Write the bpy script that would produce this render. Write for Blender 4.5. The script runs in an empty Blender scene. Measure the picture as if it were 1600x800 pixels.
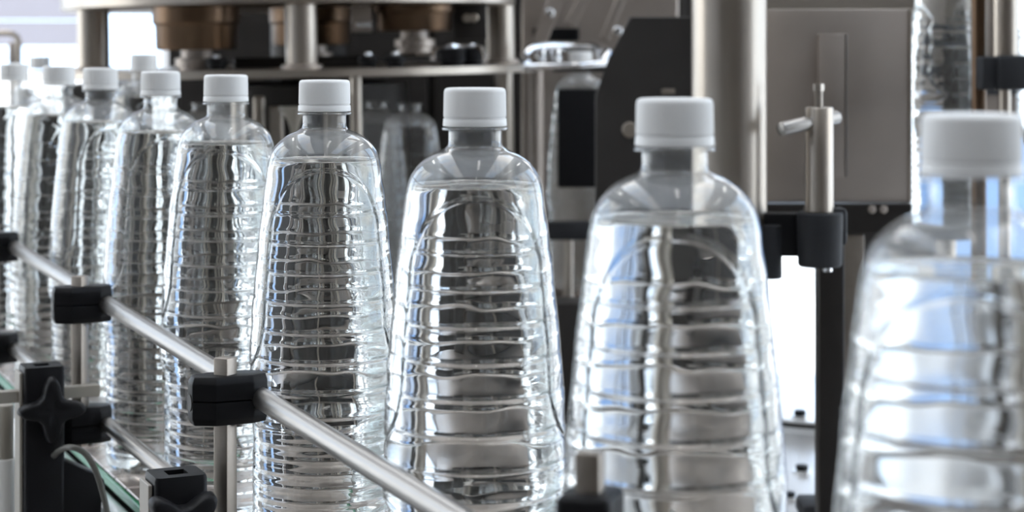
import bpy, bmesh, math, random
import numpy as np
from mathutils import Vector, Matrix
PI = math.pi
random.seed(7)
sc = bpy.context.scene
COL = sc.collection

# ------------------------------------------------------------------ place and camera
F = 3000.0            # focal length in pixels of the 1600 px wide frame
HZ = 69.0             # row of the horizon
ZC = 1.275            # eye height above the hall floor


def P(px, py, Y):
    return Vector(((px - 800) / F * Y, Y, ZC - (py - HZ) / F * Y))


D = Vector((-1360 / F, 1, 0)).normalized()       # along the conveyor, away from the camera
N = Vector((D.y, -D.x, 0))                        # across the conveyor, towards the machine
UP = Vector((0, 0, 1))


def R(off, t, z):
    """point at distance off across / t along the conveyor, z relative to eye height"""
    p = N * off + D * t
    return Vector((p.x, p.y, ZC + z))


def t_at(px, off):
    """distance along the conveyor where the line at offset off crosses picture column px"""
    k = (px - 800) / F
    Y = off / (N.x * k + N.y)
    return (Vector((k * Y, Y, 0))).dot(D), Y


# ------------------------------------------------------------------ materials
def new_mat(name):
    m = bpy.data.materials.new(name)
    m.use_nodes = True
    nt = m.node_tree
    nt.nodes.clear()
    out = nt.nodes.new('ShaderNodeOutputMaterial')
    return m, nt, out


def principled(name, col, rough=.5, metal=0, noise=0, nscale=(30, 30, 30), rvar=0, bump=0, spec=.5, coat=0):
    m, nt, out = new_mat(name)
    b = nt.nodes.new('ShaderNodeBsdfPrincipled')
    b.inputs['Base Color'].default_value = (*col, 1)
    b.inputs['Roughness'].default_value = rough
    b.inputs['Metallic'].default_value = metal
    b.inputs['Specular IOR Level'].default_value = spec
    b.inputs['Coat Weight'].default_value = coat
    nt.links.new(b.outputs[0], out.inputs[0])
    if noise or rvar or bump:
        tc = nt.nodes.new('ShaderNodeTexCoord')
        mp = nt.nodes.new('ShaderNodeMapping')
        mp.inputs['Scale'].default_value = nscale
        nz = nt.nodes.new('ShaderNodeTexNoise')
        nz.inputs['Scale'].default_value = 1
        nz.inputs['Detail'].default_value = 5
        nt.links.new(tc.outputs['Object'], mp.inputs[0])
        nt.links.new(mp.outputs[0], nz.inputs['Vector'])
        if noise:
            r = nt.nodes.new('ShaderNodeMapRange')
            r.inputs[3].default_value = 1 - noise
            r.inputs[4].default_value = 1 + noise
            nt.links.new(nz.outputs[0], r.inputs[0])
            mx = nt.nodes.new('ShaderNodeVectorMath')
            mx.operation = 'SCALE'
            mx.inputs[0].default_value = col
            nt.links.new(r.outputs[0], mx.inputs['Scale'])
            nt.links.new(mx.outputs[0], b.inputs['Base Color'])
        if rvar:
            r = nt.nodes.new('ShaderNodeMapRange')
            r.inputs[3].default_value = max(.02, rough - rvar)
            r.inputs[4].default_value = rough + rvar
            nt.links.new(nz.outputs[0], r.inputs[0])
            nt.links.new(r.outputs[0], b.inputs['Roughness'])
        if bump:
            bp = nt.nodes.new('ShaderNodeBump')
            bp.inputs['Strength'].default_value = bump
            bp.inputs['Distance'].default_value = .001
            nt.links.new(nz.outputs[0], bp.inputs['Height'])
            nt.links.new(bp.outputs[0], b.inputs['Normal'])
    return m


def thin_clear(name, tint=(.97, .98, .98), ior=1.5, haze=0.0, edge=5, fog=None):
    """thin clear wall: light passes straight on, the surface mirrors by Fresnel"""
    m, nt, out = new_mat(name)
    tr = nt.nodes.new('ShaderNodeBsdfTransparent')
    tr.inputs[0].default_value = (*tint, 1)
    gl = nt.nodes.new('ShaderNodeBsdfGlossy')
    gl.inputs['Roughness'].default_value = .03
    # Schlick's curve on the facing angle: alike from inside and outside of the thin wall
    lw = nt.nodes.new('ShaderNodeLayerWeight')
    lw.inputs[0].default_value = .5
    pw = nt.nodes.new('ShaderNodeMath')
    pw.operation = 'POWER'
    pw.inputs[1].default_value = edge
    nt.links.new(lw.outputs['Facing'], pw.inputs[0])
    fr = nt.nodes.new('ShaderNodeMath')
    fr.operation = 'MULTIPLY_ADD'
    f0 = ior if ior < 1 else ((ior - 1) / (ior + 1)) ** 2
    fr.inputs[1].default_value = 1 - f0
    fr.inputs[2].default_value = f0
    nt.links.new(pw.outputs[0], fr.inputs[0])
    mx = nt.nodes.new('ShaderNodeMixShader')
    nt.links.new(fr.outputs[0], mx.inputs[0])
    last = tr
    if haze:
        df = nt.nodes.new('ShaderNodeBsdfTranslucent')
        df.inputs[0].default_value = (.9, .92, .93, 1)
        d2 = nt.nodes.new('ShaderNodeBsdfDiffuse')
        d2.inputs[0].default_value = (.9, .92, .93, 1)
        a = nt.nodes.new('ShaderNodeAddShader')
        ma = nt.nodes.new('ShaderNodeMixShader')
        ma.inputs[0].default_value = .5
        nt.links.new(df.outputs[0], ma.inputs[1])
        nt.links.new(d2.outputs[0], ma.inputs[2])
        mh = nt.nodes.new('ShaderNodeMixShader')
        mh.inputs[0].default_value = haze
        if fog:
            # breath of moisture inside the head space, between the water line and the neck
            tcn = nt.nodes.new('ShaderNodeTexCoord')
            sp = nt.nodes.new('ShaderNodeSeparateXYZ')
            nt.links.new(tcn.outputs['Object'], sp.inputs[0])
            up = nt.nodes.new('ShaderNodeMapRange')
            up.interpolation_type = 'SMOOTHSTEP'
            up.inputs[1].default_value, up.inputs[2].default_value = fog[0], fog[0] + .0015
            nt.links.new(sp.outputs['Z'], up.inputs[0])
            dn = nt.nodes.new('ShaderNodeMapRange')
            dn.interpolation_type = 'SMOOTHSTEP'
            dn.inputs[1].default_value, dn.inputs[2].default_value = fog[1] - .006, fog[1]
            dn.inputs[3].default_value, dn.inputs[4].default_value = 1, .25
            nt.links.new(sp.outputs['Z'], dn.inputs[0])
            nzf = nt.nodes.new('ShaderNodeTexNoise')
            nzf.inputs['Scale'].default_value = 45
            nzf.inputs['Detail'].default_value = 4
            nt.links.new(tcn.outputs['Object'], nzf.inputs['Vector'])
            rn = nt.nodes.new('ShaderNodeMapRange')
            rn.inputs[1].default_value, rn.inputs[2].default_value = .35, .65
            rn.inputs[3].default_value, rn.inputs[4].default_value = fog[2] * .75, fog[2] * 1.25
            nt.links.new(nzf.outputs[0], rn.inputs[0])
            p1 = nt.nodes.new('ShaderNodeMath')
            p1.operation = 'MULTIPLY'
            nt.links.new(up.outputs[0], p1.inputs[0])
            nt.links.new(dn.outputs[0], p1.inputs[1])
            p2 = nt.nodes.new('ShaderNodeMath')
            p2.operation = 'MULTIPLY_ADD'
            nt.links.new(p1.outputs[0], p2.inputs[0])
            nt.links.new(rn.outputs[0], p2.inputs[1])
            p2.inputs[2].default_value = haze
            nt.links.new(p2.outputs[0], mh.inputs[0])
        nt.links.new(tr.outputs[0], mh.inputs[1])
        nt.links.new(ma.outputs[0], mh.inputs[2])
        nt.nodes.remove(a)
        last = mh
    nt.links.new(last.outputs[0], mx.inputs[1])
    nt.links.new(gl.outputs[0], mx.inputs[2])
    nt.links.new(mx.outputs[0], out.inputs[0])
    return m


def water_mat():
    m, nt, out = new_mat('water')
    g = nt.nodes.new('ShaderNodeBsdfGlass')
    g.inputs['IOR'].default_value = 1.34
    g.inputs['Roughness'].default_value = 0
    g.inputs[0].default_value = (.985, .992, .99, 1)
    nt.links.new(g.outputs[0], out.inputs[0])
    return m


def emit(name, col, s):
    m, nt, out = new_mat(name)
    e = nt.nodes.new('ShaderNodeEmission')
    e.inputs[0].default_value = (*col, 1)
    e.inputs[1].default_value = s
    nt.links.new(e.outputs[0], out.inputs[0])
    return m


def translucent(name, col):
    m, nt, out = new_mat(name)
    a = nt.nodes.new('ShaderNodeBsdfTranslucent')
    b = nt.nodes.new('ShaderNodeBsdfDiffuse')
    a.inputs[0].default_value = (*col, 1)
    b.inputs[0].default_value = (*col, 1)
    mx = nt.nodes.new('ShaderNodeMixShader')
    mx.inputs[0].default_value = .45
    nt.links.new(a.outputs[0], mx.inputs[1])
    nt.links.new(b.outputs[0], mx.inputs[2])
    nt.links.new(mx.outputs[0], out.inputs[0])
    return m


M = {}
M['cap'] = principled('white_cap_plastic', (.80, .80, .79), .42, spec=.4)
M['pet'] = thin_clear('clear_bottle_plastic', (.985, 0.99, .99), .045, .001, 3.3, (.3043 - .0460, .3043 - .0275, .13))
M['water'] = water_mat()
M['steel'] = principled('brushed_steel', (.42, .375, .325), .33, 1, .06, (9, 9, 3), .05)
M['rod'] = principled('steel_rod', (.32, .305, .29), .36, 1, .08, (60, 60, 60), .08)
M['plate'] = principled('steel_plate', (.40, .355, .32), .45, 1, .16, (16, 16, 16), .10)
M['post'] = principled('square_steel', (.31, .275, .24), .42, 1, .12, (80, 80, 300), .10)
M['dark'] = principled('dark_steel', (.030, .027, .025), .45, .4, .25, (12, 12, 30), .1, 0, .25)
M['guard'] = principled('guard_steel', (.030, .027, .025), .5, .3, .25, (12, 12, 30), .1)
M['black'] = principled('black_plastic', (.008, .008, .009), .45, 0, .2, (60, 60, 60), .08, .12, .14)
M['rubber'] = principled('black_rubber', (.026, .027, .030), .6, 0, .2, (40, 40, 40), .08, 0, .2)
M['bronze'] = principled('bronze_head', (.13, .085, .055), .32, 1, .15, (10, 10, 60), .1)
M['green'] = principled('green_strip', (.015, .20, .085), .35)
M['chain'] = principled('chain_plate', (.42, .355, .32), .30, .85, .18, (50, 50, 50), .1)
M['table'] = principled('table_steel', (.78, .78, .78), .30, .8, .08, (10, 10, 10), .08)
M['cable'] = principled('grey_cable', (.115, .112, .10), .5, 0, 0, (1, 1, 1), 0, 0, .2)
M['white'] = principled('white_paint', (.75, .75, .73), .45)
M['beige'] = principled('beige_tube', (.30, .275, .235), .45)
M['chrome'] = principled('chrome', (.80, .81, .83), .12, 1)
M['wall'] = principled('wall_paint', (.62, .62, .63), .8, 0, .05, (1, 1, 1))
M['walldark'] = principled('grey_wall_paint', (.12, .105, .09), .8, 0, .08, (1, 1, 1))
M['ceil'] = principled('ceiling_paint', (.66, .66, .66), .8, 0, .03, (1, 1, 1))
M['floor'] = principled('floor_concrete', (.42, .41, .40), .45, 0, .15, (2, 2, 2), .1)
M['ground'] = principled('yard_concrete', (.70, .70, .69), .8, 0, .06, (.6, .6, .6))
M['frame'] = principled('window_frame', (.55, .56, .57), .5)
M['pane'] = thin_clear('window_glass', (.98, .99, .99), 1.45)
M['blue'] = translucent('blue_sheet', (.40, .57, .80))
M['shutter'] = translucent('shutter_plastic', (.46, .46, .51))
M['lamp'] = emit('fill_lamp_diffuser', (1, .98, .95), 5.0)


# ------------------------------------------------------------------ mesh building
def chain_loc(o):
    v = Vector((0, 0, 0))
    while o is not None:
        v += o.location
        o = o.parent
    return v


class MB:
    """collects shapes in world coordinates; build() links them as ONE mesh object"""

    def __init__(s):
        s.bm = bmesh.new()

    def _bevel(s, verts, w, seg):
        es = list({e for v in verts for e in v.link_edges})
        bmesh.ops.bevel(s.bm, geom=es, offset=w, segments=seg, affect='EDGES', profile=.5)

    def box(s, c, ux, uy, uz, sx, sy, sz, bev=0, seg=2):
        c = Vector(c)
        vs = []
        for i in (-1, 1):
            for j in (-1, 1):
                for k in (-1, 1):
                    vs.append(s.bm.verts.new(c + ux * (i * sx / 2) + uy * (j * sy / 2) + uz * (k * sz / 2)))
        for f in ((0, 1, 3, 2), (4, 6, 7, 5), (0, 4, 5, 1), (2, 3, 7, 6), (0, 2, 6, 4), (1, 5, 7, 3)):
            s.bm.faces.new([vs[i] for i in f])
        if bev:
            s._bevel(vs, bev, seg)
        return s

    def abox(s, lo, hi, bev=0, seg=2):
        lo, hi = Vector(lo), Vector(hi)
        d = hi - lo
        return s.box((lo + hi) / 2, Vector((1, 0, 0)), Vector((0, 1, 0)), UP, d.x, d.y, d.z, bev, seg)

    def prism(s, pts, off, bev=0, seg=1):
        off = Vector(off)
        a = [s.bm.verts.new(Vector(p)) for p in pts]
        b = [s.bm.verts.new(Vector(p) + off) for p in pts]
        n = len(pts)
        s.bm.faces.new(a)
        s.bm.faces.new(b[::-1])
        for i in range(n):
            s.bm.faces.new([a[i], b[i], b[(i + 1) % n], a[(i + 1) % n]])
        if bev:
            s._bevel(a + b, bev, seg)
        return s

    def lathe(s, base, axis, prof, seg=48, caps=True):
        """prof: list of (distance along axis, radius)"""
        base, axis = Vector(base), Vector(axis).normalized()
        x = axis.orthogonal().normalized()
        y = axis.cross(x)
        rows = []
        for h, r in prof:
            rows.append([s.bm.verts.new(base + axis * h + (x * math.cos(2 * PI * i / seg) + y * math.sin(2 * PI * i / seg)) * r) for i in range(seg)])
        for a, b in zip(rows, rows[1:]):
            for i in range(seg):
                j = (i + 1) % seg
                s.bm.faces.new([a[i], a[j], b[j], b[i]])
        if caps:
            s.bm.faces.new(rows[0][::-1])
            s.bm.faces.new(rows[-1])
        return s

    def cyl(s, a, b, r, seg=32, bev=0):
        a, b = Vector(a), Vector(b)
        L = (b - a).length
        if bev:
            pr = [(0, r - bev), (bev * .3, r - bev * .3), (bev, r), (L - bev, r), (L - bev * .3, r - bev * .3), (L, r - bev)]
        else:
            pr = [(0, r), (L, r)]
        return s.lathe(a, b - a, pr, seg)

    def tube(s, pts, r, seg=16):
        pts = [Vector(p) for p in pts]
        # smooth the path
        path = []
        n = len(pts)
        for i in range(n - 1):
            p0, p1, p2, p3 = pts[max(i - 1, 0)], pts[i], pts[i + 1], pts[min(i + 2, n - 1)]
            for k in range(8):
                t = k / 8
                path.append(.5 * ((2 * p1) + (-p0 + p2) * t + (2 * p0 - 5 * p1 + 4 * p2 - p3) * t * t + (-p0 + 3 * p1 - 3 * p2 + p3) * t ** 3))
        path.append(pts[-1])
        rows = []
        x = None
        for i, p in enumerate(path):
            tg = (path[min(i + 1, len(path) - 1)] - path[max(i - 1, 0)]).normalized()
            x = tg.orthogonal().normalized() if x is None else (x - tg * x.dot(tg)).normalized()
            y = tg.cross(x)
            rows.append([s.bm.verts.new(p + (x * math.cos(2 * PI * k / seg) + y * math.sin(2 * PI * k / seg)) * r) for k in range(seg)])
        for a, b in zip(rows, rows[1:]):
            for k in range(seg):
                j = (k + 1) % seg
                s.bm.faces.new([a[k], a[j], b[j], b[k]])
        s.bm.faces.new(rows[0][::-1])
        s.bm.faces.new(rows[-1])
        return s

    def build(s, name, mat, parent=None, label=None, angle=35):
        bmesh.ops.recalc_face_normals(s.bm, faces=s.bm.faces)
        me = bpy.data.meshes.new(name)
        off = chain_loc(parent)
        if off.length:
            bmesh.ops.translate(s.bm, verts=s.bm.verts, vec=-off)
        s.bm.to_mesh(me)
        s.bm.free()
        me.polygons.foreach_set('use_smooth', [True] * len(me.polygons))
        me.set_sharp_from_angle(angle=math.radians(angle))
        me.materials.append(mat)
        o = bpy.data.objects.new(name, me)
        COL.objects.link(o)
        if parent:
            o.parent = parent
        if label:
            o['label'] = label
        return o


def thing(name, label, cat, loc, group=None):
    o = bpy.data.objects.new(name, None)
    o.empty_display_size = .02
    COL.objects.link(o)
    o.location = loc
    o['label'] = label
    o['category'] = cat
    if group:
        o['group'] = group
    return o


def tag(o, label, cat, group=None):
    o['label'] = label
    o['category'] = cat
    if group:
        o['group'] = group
    return o


def struct(o):
    o['kind'] = 'structure'
    return o


# ------------------------------------------------------------------ the bottle
HB = .3043            # height from base to cap top
CTRL = [(20.6, 12.7), (25.5, 12.7), (27.6, 13.1), (29.2, 14.8), (31.2, 19.4), (33.6, 23.4), (36.6, 26.9), (40, 29.6), (43.5, 31.3), (47, 32.4),
        (56, 33.9), (70, 35.6), (86, 37.5), (110, 40.0), (136, 42.2), (160, 43.6), (175, 44.2), (188, 44.4), (193.5, 44.2), (197, 43.2), (199.5, 41.9), (202, 41.6),
        (240, 41.7), (280, 41.7), (292, 41.5), (297.5, 40.6), (301.5, 38.0), (303.6, 33.5), (304.3, 28)]


def catmull(xs, ys, x):
    xs, ys = np.array(xs), np.array(ys)
    m = np.gradient(ys, xs)
    # limit slopes (monotone)
    d = np.diff(ys) / np.diff(xs)
    for i in range(1, len(xs) - 1):
        if d[i - 1] * d[i] <= 0:
            m[i] = 0
        else:
            m[i] = 2 * d[i - 1] * d[i] / (d[i - 1] + d[i])
    m[0], m[-1] = d[0], d[-1]
    i = np.clip(np.searchsorted(xs, x) - 1, 0, len(xs) - 2)
    h = xs[i + 1] - xs[i]
    t = (x - xs[i]) / h
    return (2 * t ** 3 - 3 * t ** 2 + 1) * ys[i] + (t ** 3 - 2 * t ** 2 + t) * h * m[i] + (-2 * t ** 3 + 3 * t ** 2) * ys[i + 1] + (t ** 3 - t ** 2) * h * m[i + 1]


def bottle_radius(s, th):
    """s: mm below the cap top (rows), th: angle (columns) -> radius in mm"""
    S, T = np.meshgrid(s, th, indexing='ij')
    r = catmull([c[0] for c in CTRL], [c[1] for c in CTRL], S.ravel()).reshape(S.shape)
    # two arched panels, front and back, with a smooth pillar at either side
    sec = PI
    u = np.abs((T + sec / 2) % sec - sec / 2)               # angle from the panel's middle
    A = math.radians(55)
    rm = r
    top, spring = 51.0, 84.0

    def ell(X, a, Y, b):
        q = np.sqrt((X / a) ** 2 + (Y / b) ** 2) + 1e-6
        g = np.sqrt((X / a ** 2) ** 2 + (Y / b ** 2) ** 2) / q + 1e-6
        return (q - 1) / g

    X = u * rm
    d_arch = ell(X, rm * A, np.minimum(S - spring, 0), spring - top)   # >0 outside the panel
    # the pillar ends below in a wide round U
    bot, deep = 140.0, 27.0
    V = rm * (sec / 2) - X
    d_u = -ell(V, rm * (sec / 2 - A), np.maximum(S - bot, 0), deep)    # >0 inside the pillar
    d = np.where(S < 112, d_arch, d_u)
    fade = np.clip((S - 48.5) / 3, 0, 1)
    r = r - .75 * np.exp(-(d / 1.05) ** 2) * fade
    inside = 1 / (1 + np.exp(np.clip(d / .8, -30, 30)))
    lowfade = np.clip((186 - S) / 14, 0, 1)
    r = r - .5 * inside * fade * lowfade
    # rings of the body
    for k in range(7):
        c = 76.0 + 16.6 * k
        r = r - (.18 + .60 * inside) * np.exp(-((S - c) / .95) ** 2)
    r = r - .6 * np.exp(-((S - 189.5) / 1.1) ** 2)
    # close rings of the foot
    for k in range(11):
        c = 206.5 + 8.0 * k
        r = r - .55 * np.exp(-((S - c) / 1.15) ** 2)
    # shoulder: the faintest unevenness of blown plastic
    wob = (.10 * np.sin(3 * T + S * .19 + 1.0) + .09 * np.sin(4 * T - S * .13) + .07 * np.sin(7 * T + S * .31 + 2.2)
           + .06 * np.sin(9 * T - S * .27 + .7) + .05 * np.sin(2 * T + S * .46) + .03 * np.sin(13 * T + S * .38 + 1.9))
    r = r + wob * fade * np.clip((296 - S) / 10, 0, 1)
    return r


def outward(me):
    bm = bmesh.new()
    bm.from_mesh(me)
    bmesh.ops.recalc_face_normals(bm, faces=bm.faces)
    bm.to_mesh(me)
    bm.free()


def grid_mesh(name, s, th, r, mat, bottom=True, top_rows=None):
    """surface of revolution-like grid, base at z=0, optional cap discs"""
    n = len(th)
    rows_r, rows_z = [r[i] for i in range(len(s))], [HB - v / 1000 for v in s]
    pre_r, pre_z = [], []
    if top_rows:
        for k, dz in top_rows:
            pre_r.append(r[0] * k)
            pre_z.append(rows_z[0] + dz)
    post_r, post_z = [], []
    if bottom:
        for k, dz in ((.93, .0004), (.8, .002), (.6, .0045), (.3, .0065), (.02, .007)):
            post_r.append(r[-1] * k)
            post_z.append(rows_z[-1] + dz)
    RR = np.array(pre_r + rows_r + post_r) / 1000
    ZZ = np.array(pre_z + rows_z + post_z)
    m = len(ZZ)
    co = np.empty((m, n, 3))
    co[:, :, 0] = RR * np.cos(th)
    co[:, :, 1] = RR * np.sin(th)
    co[:, :, 2] = ZZ[:, None]
    i, j = np.meshgrid(np.arange(m - 1), np.arange(n), indexing='ij')
    j2 = (j + 1) % n
    q = np.stack([i * n + j, (i + 1) * n + j, (i + 1) * n + j2, i * n + j2], -1).reshape(-1, 4)
    faces = q.tolist()
    if top_rows:
        faces.append(list(range(n)))
    if bottom:
        faces.append(list(range((m - 1) * n, m * n))[::-1])
    me = bpy.data.meshes.new(name)
    me.from_pydata(co.reshape(-1, 3).tolist(), [], faces)
    outward(me)
    me.polygons.foreach_set('use_smooth', [True] * len(me.polygons))
    me.update()
    me.materials.append(mat)
    return me


NT = 312
TH = np.arange(NT) * 2 * PI / NT
s_shell = np.unique(np.concatenate([np.linspace(20.6, 50, 40), np.arange(50, 206, .62), np.arange(206, 292, .75), np.linspace(292, 304.3, 22)]))
r_shell = bottle_radius(s_shell, TH)
ring_s = [19.0, 19.2, 20.2, 20.5]
ring_r = [13.0, 15.7, 15.7, 13.0]
s_all = np.concatenate([[18.0], ring_s, s_shell])
r_all = np.concatenate([[np.full(NT, 12.7)], [np.full(NT, v) for v in ring_r], r_shell])
body_me = grid_mesh('bottle_body', s_all, TH, r_all, M['pet'])
WL = 45.5
s_w = s_shell[s_shell >= WL]
r_w = bottle_radius(s_w, TH) - .32
water_me = grid_mesh('water_fill', s_w - 0.0, TH, r_w, M['water'], True, [(.02, -.0012), (.5, -.0012), (.88, -.0011), (.965, -.0007), (.992, -.0003)])


def cap_mesh():
    n = 360
    th = np.arange(n) * 2 * PI / n
    kn = .10 * np.cos(th * 120)
    prof = [(0, .5, 0), (0, 11.8, 0), (.12, 13.3, 0), (.55, 14.25, 0), (1.3, 14.62, .2), (2.2, 14.75, 1), (13.4, 15.0, 1), (14.0, 14.98, .3), (14.25, 14.7, 0), (14.5, 14.7, 0), (14.75, 15.05, 0)]
    co, m = [], 0
    for s_, r_, k in prof:
        rr = (r_ + kn * k) / 1000
        co += [(x, y, HB - s_ / 1000) for x, y in zip(rr * np.cos(th), rr * np.sin(th))]
        m += 1
    fs = []
    for i in range(m - 1):
        for j in range(n):
            fs.append((i * n + j, (i + 1) * n + j, (i + 1) * n + (j + 1) % n, i * n + (j + 1) % n))
    fs.append(tuple(range(n)))
    fs.append(tuple(range((m - 1) * n, m * n))[::-1])
    me = bpy.data.meshes.new('cap')
    me.from_pydata(co, [], fs)
    outward(me)
    me.polygons.foreach_set('use_smooth', [True] * len(me.polygons))
    me.materials.append(M['cap'])
    # tamper band
    prof = [(14.8, 14.7), (14.9, 15.1), (15.2, 15.2), (17.9, 15.35), (18.4, 15.25), (18.5, 13.2)]
    co, n = [], 120
    th = np.arange(n) * 2 * PI / n
    for s_, r_ in prof:
        co += [(r_ / 1000 * math.cos(a), r_ / 1000 * math.sin(a), HB - s_ / 1000) for a in th]
    fs = []
    for i in range(len(prof) - 1):
        for j in range(n):
            fs.append((i * n + j, (i + 1) * n + j, (i + 1) * n + (j + 1) % n, i * n + (j + 1) % n))
    me2 = bpy.data.meshes.new('tamper_band')
    me2.from_pydata(co, [], fs)
    outward(me2)
    me2.polygons.foreach_set('use_smooth', [True] * len(me2.polygons))
    me2.materials.append(M['cap'])
    return me, me2


cap_me, band_me = cap_mesh()


def link(name, me, parent):
    o = bpy.data.objects.new(name, me)
    COL.objects.link(o)
    o.parent = parent
    return o


def bottle(loc, rot, label, group, cap=True, water=True):
    t = thing('water_bottle', label, 'bottle', loc, group)
    t.rotation_euler = (0, 0, rot)
    link('bottle_body', body_me, t)
    if water:
        link('water_fill', water_me, t)
    if cap:
        c = link('cap', cap_me, t)
        c['label'] = 'white ribbed screw cap'
        link('tamper_band', band_me, c)
    return t


ROWOFF = .3636
BASEZ = -.0208 - HB
G = 'filled water bottles in a row on the conveyor'
row = [
    (22, 18, 'water bottle at the far end of the row, cropped by picture edge behind the rod'),
    (92, 40, 'clear water bottle with white cap, second from the far end of the row'),
    (157, 25, 'clear water bottle with white cap, third from the far end of the row'),
    (251, 13, 'clear water bottle fourth from the far end, just past the small rod clamp'),
    (353, -5, 'clear water bottle fifth from the far end, behind the tall square post'),
    (507, 0, 'sharpest clear water bottle at mid row, beside the big rod clamp'),
    (742, 1, 'clear water bottle third from the near end, steel rod crossing its foot'),
    (1054, 0, 'large softly blurred water bottle before the thick steel column'),
    (1518, -3, 'largest and most blurred water bottle at the near end, before the grey panel'),
]
for px, rdeg, lab in row:
    t, Y = t_at(px, ROWOFF)
    p = R(ROWOFF, t, BASEZ)
    face = math.atan2(-p.y, -p.x)
    bottle(p, face + math.radians(rdeg), lab, G)

# ------------------------------------------------------------------ conveyor
cv = thing('conveyor', 'slat chain conveyor carrying the row of water bottles', 'conveyor', R(ROWOFF, 1.2, -ZC))
b = MB()
t0, t1 = .18, 3.2
pitch = .0381
k = 0
t = t0
while t < t1:
    c = R(ROWOFF, t + pitch / 2, BASEZ - .0022)
    b.box(c, N, D, UP, .080, pitch - .0016, .0036, .0007, 1)
    t += pitch
b.build('slat_chain', M['chain'], cv)
for sgn in (-1, 1):
    MB().box(R(ROWOFF + sgn * .0425, (t0 + t1) / 2, BASEZ - .0045), N, D, UP, .0035, t1 - t0, .007, .0008, 1).build('wear_strip', M['green'], cv, 'green plastic wear strip')
    MB().box(R(ROWOFF + sgn * .0525, (t0 + t1) / 2, BASEZ - .070), N, D, UP, .015, t1 - t0, .120, .002, 2).build('side_frame', M['table'], cv)
MB().box(R(ROWOFF, (t0 + t1) / 2, BASEZ - .03), N, D, UP, .084, t1 - t0, .01).build('bed', M['dark'], cv)
for tt in (.5, 1.75, 3.0):
    for sgn in (-1, 1):
        MB().box(R(ROWOFF + sgn * .05, tt, -ZC + .415), N, D, UP, .03, .04, .83, .003, 1).build('leg', M['steel'], cv)

# guide rods
RAIL = .3096
ta, _ = t_at(200, RAIL)
tb, _ = t_at(600, RAIL)


def rail_z(t):
    za, zb = -.1905, -.1965
    return za + (zb - za) * (t - ta) / (tb - ta)


tag(MB().cyl(R(RAIL, .32, rail_z(.32)), R(RAIL, 2.6, rail_z(2.6)), .006, 32, .001).build('guide_rod', M['rod']),
    'upper steel guide rod running along the front of the bottles', 'rod', 'guide rods of the conveyor')
LOWZ = -.2775
tag(MB().cyl(R(RAIL, 1.13, LOWZ), R(RAIL, 2.6, LOWZ), .0055, 32, .001).build('guide_rod', M['rod']),
    'lower steel guide rod just above the green strip', 'rod', 'guide rods of the conveyor')

POST = RAIL - .018
tp1, Y1 = t_at(125, POST)
tp2, Y2 = t_at(352, POST)
tp0 = tp1 + (tp1 - tp2)


def square_post(t, off, ztop, zbot, label, w=.0094):
    a = math.radians(-37)
    vx = Vector((0, -1, 0))
    th = thing('square_post', label, 'post', R(off, t, zbot), 'square steel rail posts')
    p = R(off, t, 0)
    v = Vector((-p.x, -p.y, 0)).normalized()
    ca, sa = math.cos(a), math.sin(a)
    ux = Vector((v.x * ca - v.y * sa, v.x * sa + v.y * ca, 0))
    uy = Vector((-ux.y, ux.x, 0))
    MB().box(R(off, t, (ztop + zbot) / 2), ux, uy, UP, w, w, ztop - zbot, .0009, 2).build('bar', M['post'], th)
    return th


def rod_clamp(t, zc, label):
    th = thing('rod_clamp', label, 'clamp', R(POST, t, zc - .0135), 'black plastic rod clamps')
    c = POST + .0012
    L, W, H = .0420, .0235, .0265
    def half(z0, z1, big):
        # plan: long octagon, the ends drawn in
        e, f = .0115, .0068
        hl, hw = L / 2, W / 2
        plan = [(-hl, -hw + f), (-hl + e, -hw), (hl - e * .8, -hw), (hl, -hw + f * .8), (hl, hw - f * .8), (hl - e * .8, hw), (-hl + e, hw), (-hl, hw - f)]
        m = MB()
        lo = [R(c + a, t + d, zc + z0) for a, d in plan]
        va = [m.bm.verts.new(p) for p in lo]
        shr = .90
        mid = [m.bm.verts.new(R(c + a, t + d, zc + z0 + (z1 - z0) * .70)) for a, d in plan]
        tops = [m.bm.verts.new(R(c + a * (.93 if a < 0 else .97), t + d * .80, zc + z1)) for a, d in plan]
        m.bm.faces.new(va)
        m.bm.faces.new(tops[::-1])
        for A, B in ((va, mid), (mid, tops)):
            for i in range(8):
                m.bm.faces.new([A[i], B[i], B[(i + 1) % 8], A[(i + 1) % 8]])
        m._bevel(va + mid + tops, .0007, 2)
        return m
    half(.0003, H / 2, 1).build('clamp_half', M['black'], th)
    half(-.0003, -H / 2, 1).build('clamp_half', M['black'], th)
    # screw through the drawn-in end and one underneath
    MB().lathe(R(c - L / 2 - .0004, t, zc - .001), N, [(0, .0046), (.0012, .0046), (.0012, .003), (.004, .003)], 20).build('screw_socket', M['dark'], th)
    MB().cyl(R(c + .006, t - .004, zc - H / 2 - .002), R(c + .006, t - .004, zc - H / 2 + .002), .002, 12).build('screw', M['rod'], th)
    return th


square_post(tp1, POST, rail_z(tp1) + .0205, LOWZ - .016, 'square steel post through the small clamp beside the knob bracket')
square_post(tp2, POST, rail_z(tp2) + .0225, LOWZ - .03, 'square steel post through the big sharp clamp')
square_post(tp0, POST, rail_z(tp0) + .0205, LOWZ - .016, 'square steel post at the picture edge beyond the small clamp')
rod_clamp(tp1, rail_z(tp1), 'small black rod clamp on upper rod, around the thinner square post')
rod_clamp(tp2, rail_z(tp2), 'big sharp black rod clamp on upper rod before the sharpest bottle')
rod_clamp(tp0, rail_z(tp0), 'black rod clamp on upper rod, cut off at picture edge')
rod_clamp(tp1, LOWZ, 'black rod clamp on the lower rod beside the star knob')
rod_clamp(tp0, LOWZ, 'black rod clamp on the lower rod, cut off at picture edge')
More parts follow.
